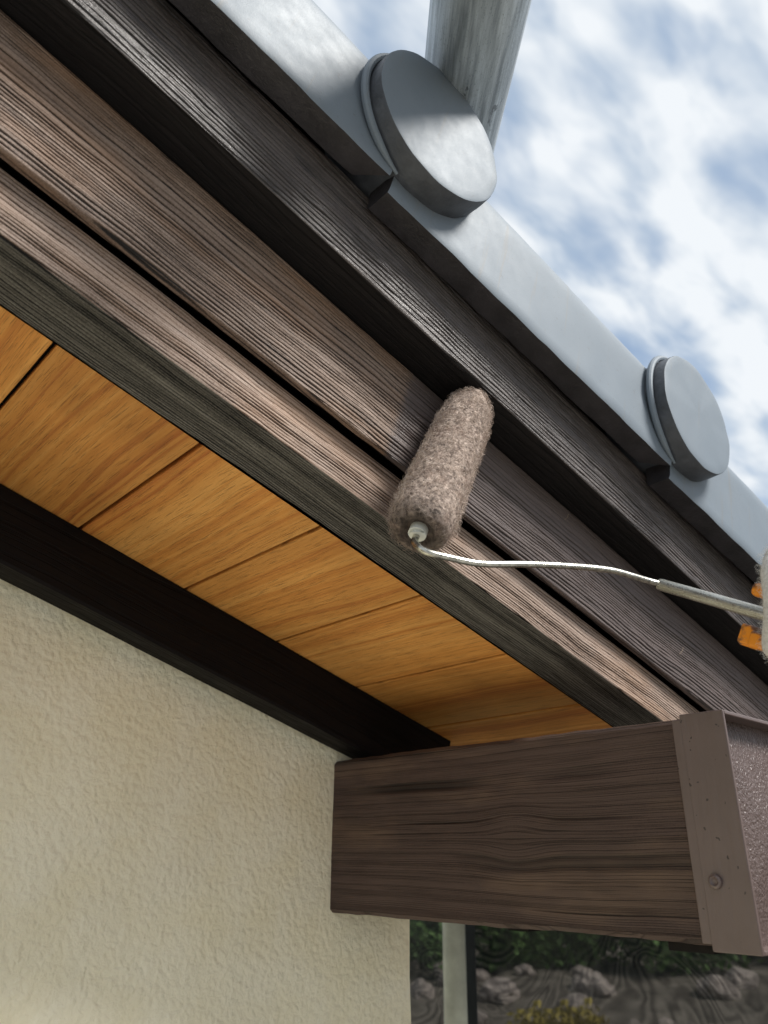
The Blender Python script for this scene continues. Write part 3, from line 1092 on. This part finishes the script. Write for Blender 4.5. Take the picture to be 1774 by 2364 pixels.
# orange clip grip with two tabs either side of the tube
right = td.cross(Vector((0, 0, 1))).normalized()
if right.x < 0: right = -right
upv = right.cross(td).normalized()
if upv.z < 0: upv = -upv


def gp(a, r_, u_):   # along handle from TB, right, up
    return TB + td * a + right * r_ + upv * u_ - RO


def tab(a0, a1, r0, r1, u0, u1, bev, name, mat):
    vv, ff = box(a0, a1, r0, r1, u0, u1)
    me = mesh(name, vv, ff); bevel_me(me, bev, 3)
    for q in me.vertices: q.co = gp(q.co.x, q.co.y, q.co.z)
    for p in me.polygons: p.use_smooth = True
    o = obj(name, me, mat, rl)
    return o


tab(.012, .12, -.0125, .0125, -.013, .013, .005, 'grip', M['orange'])
tab(-.0060, .05, -.0135, -.0095, -.0215, -.0095, .0018, 'clip_tab', M['orange'])
tab(-.0048, .05, -.0170, -.0140, -.0205, -.0090, .0014, 'clip_tab', M['orange'])
tab(.0030, .05, -.0200, -.0165, -.0210, -.0115, .0016, 'clip_tab', M['orange'])
tab(-.0050, .05, -.0200, -.0120, .0075, .0160, .0030, 'clip_tab', M['orange'])

# ------------------------------------------------------------------ gloved hand
HS = .0150
hc = TB + td * (.050 + HS)
hand = thing('gloved_hand', 'hand in a fuzzy white cotton glove gripping the roller handle', 'hand', hc)


def capsule_chain(path, radii, seg=14):
    parts = []
    path = [Vector(p) for p in path]
    vv, ff = tube(path, radii, seg)
    parts.append((vv, ff))
    for p, r in zip(path, radii):
        sv = []; sf = []
        nr = 8
        for i in range(nr + 1):
            th = pi * i / nr
            for k in range(seg):
                a = 2 * pi * k / seg
                sv.append(p + Vector((sin(th) * cos(a), sin(th) * sin(a), cos(th))) * (r * 1.0 + 1e-5))
        for i in range(nr):
            for k in range(seg):
                a = i * seg + k; b = i * seg + (k + 1) % seg
                sf.append((a, b, b + seg, a + seg))
        parts.append((sv, sf))
    return join(*parts)


def hp(a, r_, u_):    # a along handle from the hand's front, r_ right, u_ up ; relative to hand origin
    return TB + td * (a + HS) + right * r_ + upv * u_ - hc


parts = []
for i, (ln, rad) in enumerate(((1.0, .0108), (1.06, .0112), (1.0, .0108), (.86, .0096))):
    a = .012 + .0215 * i
    if i == 0: a -= .004
    f_ = -.012 if i == 0 else 0.0
    base = [hp(a, .040, .020), hp(a + f_, .024, .036), hp(a - .001 + f_ * 1.3, -.004, .0405 * (.5 + .5 * ln)), hp(a - .001 + f_, -.028 * ln, .028), hp(a, -.034 * ln, .004), hp(a, -.026 * ln, -.016)]
    parts.append(capsule_chain(smooth_path(base, 1), [rad * (1.12 - .03 * k) for k in range(len(smooth_path(base, 1)))]))
for i in range(4):
    a = .012 + .0215 * i
    parts.append(capsule_chain([hp(a, .040, .020), hp(a + .006, .044, -.012), hp(.070, .052, -.050)], [.0128, .0142, .0150]))
thumb = [hp(.064, .046, -.036), hp(.046, .030, -.036), hp(.032, .010, -.035), hp(.022, -.012, -.031), hp(.018, -.024, -.022)]
tp_ = smooth_path(thumb, 1)
parts.append(capsule_chain(tp_, [.0165 - .0062 * k / (len(tp_) - 1) for k in range(len(tp_))]))
parts.append(capsule_chain([hp(.055, .050, -.035), hp(.085, .064, -.075), hp(.12, .085, -.13)], [.024, .027, .030]))
vv, ff = join(*parts)
tmp = bpy.data.objects.new('tmp_hand', mesh('tmp_hand', vv, ff)); COL.objects.link(tmp)
md = tmp.modifiers.new('r', 'REMESH'); md.mode = 'VOXEL'; md.voxel_size = .0016
ms = tmp.modifiers.new('s', 'SMOOTH'); ms.iterations = 6; ms.factor = .5
gm = evaluated(tmp)
bpy.data.objects.remove(tmp)
for p in gm.polygons: p.use_smooth = True


def m_glove():
    m, t = newmat('white_cotton_knit')
    v = t.add('ShaderNodeTexCoord').outputs['Object']
    n = t.noise(v, 500.0, 4.0, 0.7)
    c = t.mix(t.maprange(n, 0.35, 0.65), (0.52, 0.51, 0.49), (0.78, 0.77, 0.75))
    finish(t, Base_Color=c, Roughness=0.95, Specular_IOR_Level=0.1, Normal=t.bump(n, 0.0012, 0.9))
    return m


M['glove'] = m_glove()
gl = obj('glove', gm, M['glove'], hand)
rnd = random.Random(11)
pts = []
vs = list(gm.vertices)
cc = hp(.045, 0, 0)
for q in vs:
    if rnd.random() < .45 and (q.co - cc).length < .10:
        n = q.normal.copy()
        t = n.orthogonal().normalized()
        pts.append((q.co.copy(), n, t))
pts = pts[:9000]
hv, hf = fibres(pts, .0030, .00008, .8, .75, 5)
me = bpy.data.meshes.new('glove_fuzz'); me.from_pydata([tuple(q) for q in hv], [], hf)
gz = obj('glove_fuzz', me, M['glove'], gl); gz['kind'] = 'stuff'
# work jacket sleeve
M['cloth'] = m_simple('grey_work_cloth', (0.16, 0.17, 0.19), 0.9, 0.1, var=0.2, sc=30, bump=.002, bsc=60)
sp_ = [hp(.105, .077, -.110), hp(.15, .11, -.18), hp(.22, .17, -.28), hp(.30, .23, -.38)]
sp_ = smooth_path(sp_, 2)
sv, sf = tube(sp_, [.040 + .018 * k / (len(sp_) - 1) for k in range(len(sp_))], 28)
sv = [q + Vector((noise.noise(q * 22), noise.noise(q * 22 + Vector((5, 0, 0))), noise.noise(q * 22 + Vector((0, 7, 0))))) * .005 for q in sv]
obj('jacket_sleeve', mesh('jacket_sleeve', sv, sf, True), M['cloth'], hand)

# ------------------------------------------------------------------ stray bristles stuck to the fresh paint
M['bristle'] = m_simple('pale_bristle', (0.42, 0.33, 0.24), 0.6, 0.3)


def bristle(s, y, n, ds, dn, lab):
    p = W(s, y - .0004, n)
    q = [Vector((0, 0, 0)), S_ * ds * .5 + N_ * dn * .4 - Y_ * .0016, S_ * ds + N_ * dn - Y_ * .0006]
    vv, ff = tube(smooth_path(q, 2), .00016, 6)
    o = obj('stray_bristle', mesh('stray_bristle', vv, ff), M['bristle'], None, p)
    tag(o, lab, 'bristle', 'stray bristles on the boards')


bristle(.418, .85 * U, .392, .0035, .008, 'tiny pale bristle stuck in shade of the upper bargeboard above the wire')
bristle(.60, .85 * U, .355, .006, .010, 'tiny pale bristle stuck to fresh paint beside the orange clip')

# ------------------------------------------------------------------ garden beyond the sheet
M['rock'] = m_simple('pale_garden_rock', (0.42, 0.36, 0.32), 0.85, 0.2, var=0.3, sc=3.0, bump=.03, bsc=8)
M['leaf'] = m_simple('green_leaf', (0.10, 0.19, 0.045), 0.6, 0.3, var=0.5, sc=2.0)
M['yleaf'] = m_simple('yellow_leaf', (0.34, 0.27, 0.05), 0.6, 0.3, var=0.3, sc=4.0)
M['stem'] = m_simple('brown_stem', (0.10, 0.07, 0.05), 0.8, 0.2)


def rock_mesh(seed):
    bm = bmesh.new(); bmesh.ops.create_icosphere(bm, subdivisions=3, radius=1)
    for q in bm.verts:
        p = q.co.copy()
        d = 1 + .35 * noise.noise(p * 1.1 + Vector((seed, 0, 0))) + .14 * noise.noise(p * 3 + Vector((0, seed, 0)))
        q.co = Vector((p.x * d, p.y * d * .85, max(-.35, p.z * d * .68)))
    me = bpy.data.meshes.new('garden_rock'); bm.to_mesh(me); bm.free()
    return me


rocks = [rock_mesh(k * 3.7) for k in range(5)]
rnd = random.Random(21)
for i in range(64):
    d = rnd.uniform(9.0, 15.5); q = rnd.uniform(-.22, .27) * d
    p = BD * d + BP * q
    o = obj('garden_rock', rocks[i % 5], M['rock'], None, (p.x, p.y, bank_h(d) + .05), (0, 0, rnd.uniform(0, 6)))
    sc_ = rnd.uniform(.08, .22) * (.6 + d / 16)
    o.scale = (sc_, sc_, sc_)
    big_ = sc_ > .27; flat = sc_ < .16
    tag(o, 'large pale boulder on the garden bank behind the mesh sheet' if big_ else 'small pale stone lying on the garden bank behind the mesh sheet' if flat
        else 'medium pale rock lying on the garden bank behind the mesh sheet', 'rock',
        'boulders on the garden bank' if big_ else 'small stones on the garden bank' if flat else 'medium rocks on the garden bank')


def shrub_mesh(seed, n, leaf, rx, rz):
    r = random.Random(seed); v = []; f = []
    cl = [Vector((r.gauss(0, .45) * rx, r.gauss(0, .45) * rx, rz * r.uniform(.25, 1.0))) for _ in range(12)]
    for i in range(n):
        c = r.choice(cl)
        p = c + Vector((r.gauss(0, 1), r.gauss(0, 1), r.gauss(0, 1))) * rx * .22
        if p.z < .02: p.z = .02 + r.random() * .1
        d = Vector((r.gauss(0, 1), r.gauss(0, 1), r.gauss(0, 1) + .6)).normalized()
        s_ = d.orthogonal().normalized() * leaf * .32
        L = d * leaf * r.uniform(.7, 1.4)
        o = len(v)
        v += [p, p + L * .5 + s_, p + L, p + L * .5 - s_]
        f.append((o, o + 1, o + 2, o + 3))
    me = bpy.data.meshes.new('foliage'); me.from_pydata([tuple(q) for q in v], [], f)
    return me


stem_me = mesh('stem', *join(*[tube([(0, 0, -.1), (.1 * cos(k * 1.6), .1 * sin(k * 1.6), .3), (.3 * cos(k * 1.6), .3 * sin(k * 1.6), .75)], [.03, .02, .01], 6) for k in range(4)]))
sm = [shrub_mesh(k, 1500, .14, .75, 1.0) for k in range(3)]
for i in range(13):
    d = rnd.uniform(15.0, 18.5); q = (-.30 + .62 * (i + .5) / 13) * d
    p = BD * d + BP * q
    r_ = obj('shrub', None, None, None, (p.x, p.y, bank_h(d)))
    k = rnd.uniform(.8, 1.35); r_.scale = (k, k, k); r_.rotation_euler = (0, 0, rnd.uniform(0, 6))
    tag(r_, 'green leafy shrub along the top of the garden bank', 'shrub', 'green shrubs on the garden bank')
    obj('foliage', sm[i % 3], M['leaf'], r_); obj('stem', stem_me, M['stem'], r_)
ym = shrub_mesh(77, 900, .09, .35, .45)
for i, (px_w, py_w) in enumerate(((0.915, 0.735), (0.94, 0.71), (0.965, 0.69))):
    d = 9.6
    r_ = obj('shrub', None, None, None, (px_w * d, py_w * d, bank_h((Vector((px_w, py_w, 0)) * d).dot(BD)) + .55))
    r_.location.z = bank_h((Vector((px_w, py_w, 0)) * d).dot(BD))
    tag(r_, 'low yellow leafed shrub at the foot of the garden bank', 'shrub', 'yellow shrubs below the bank')
    obj('foliage', ym, M['yleaf'], r_); obj('stem', stem_me, M['stem'], r_).scale = (.5, .5, .5)
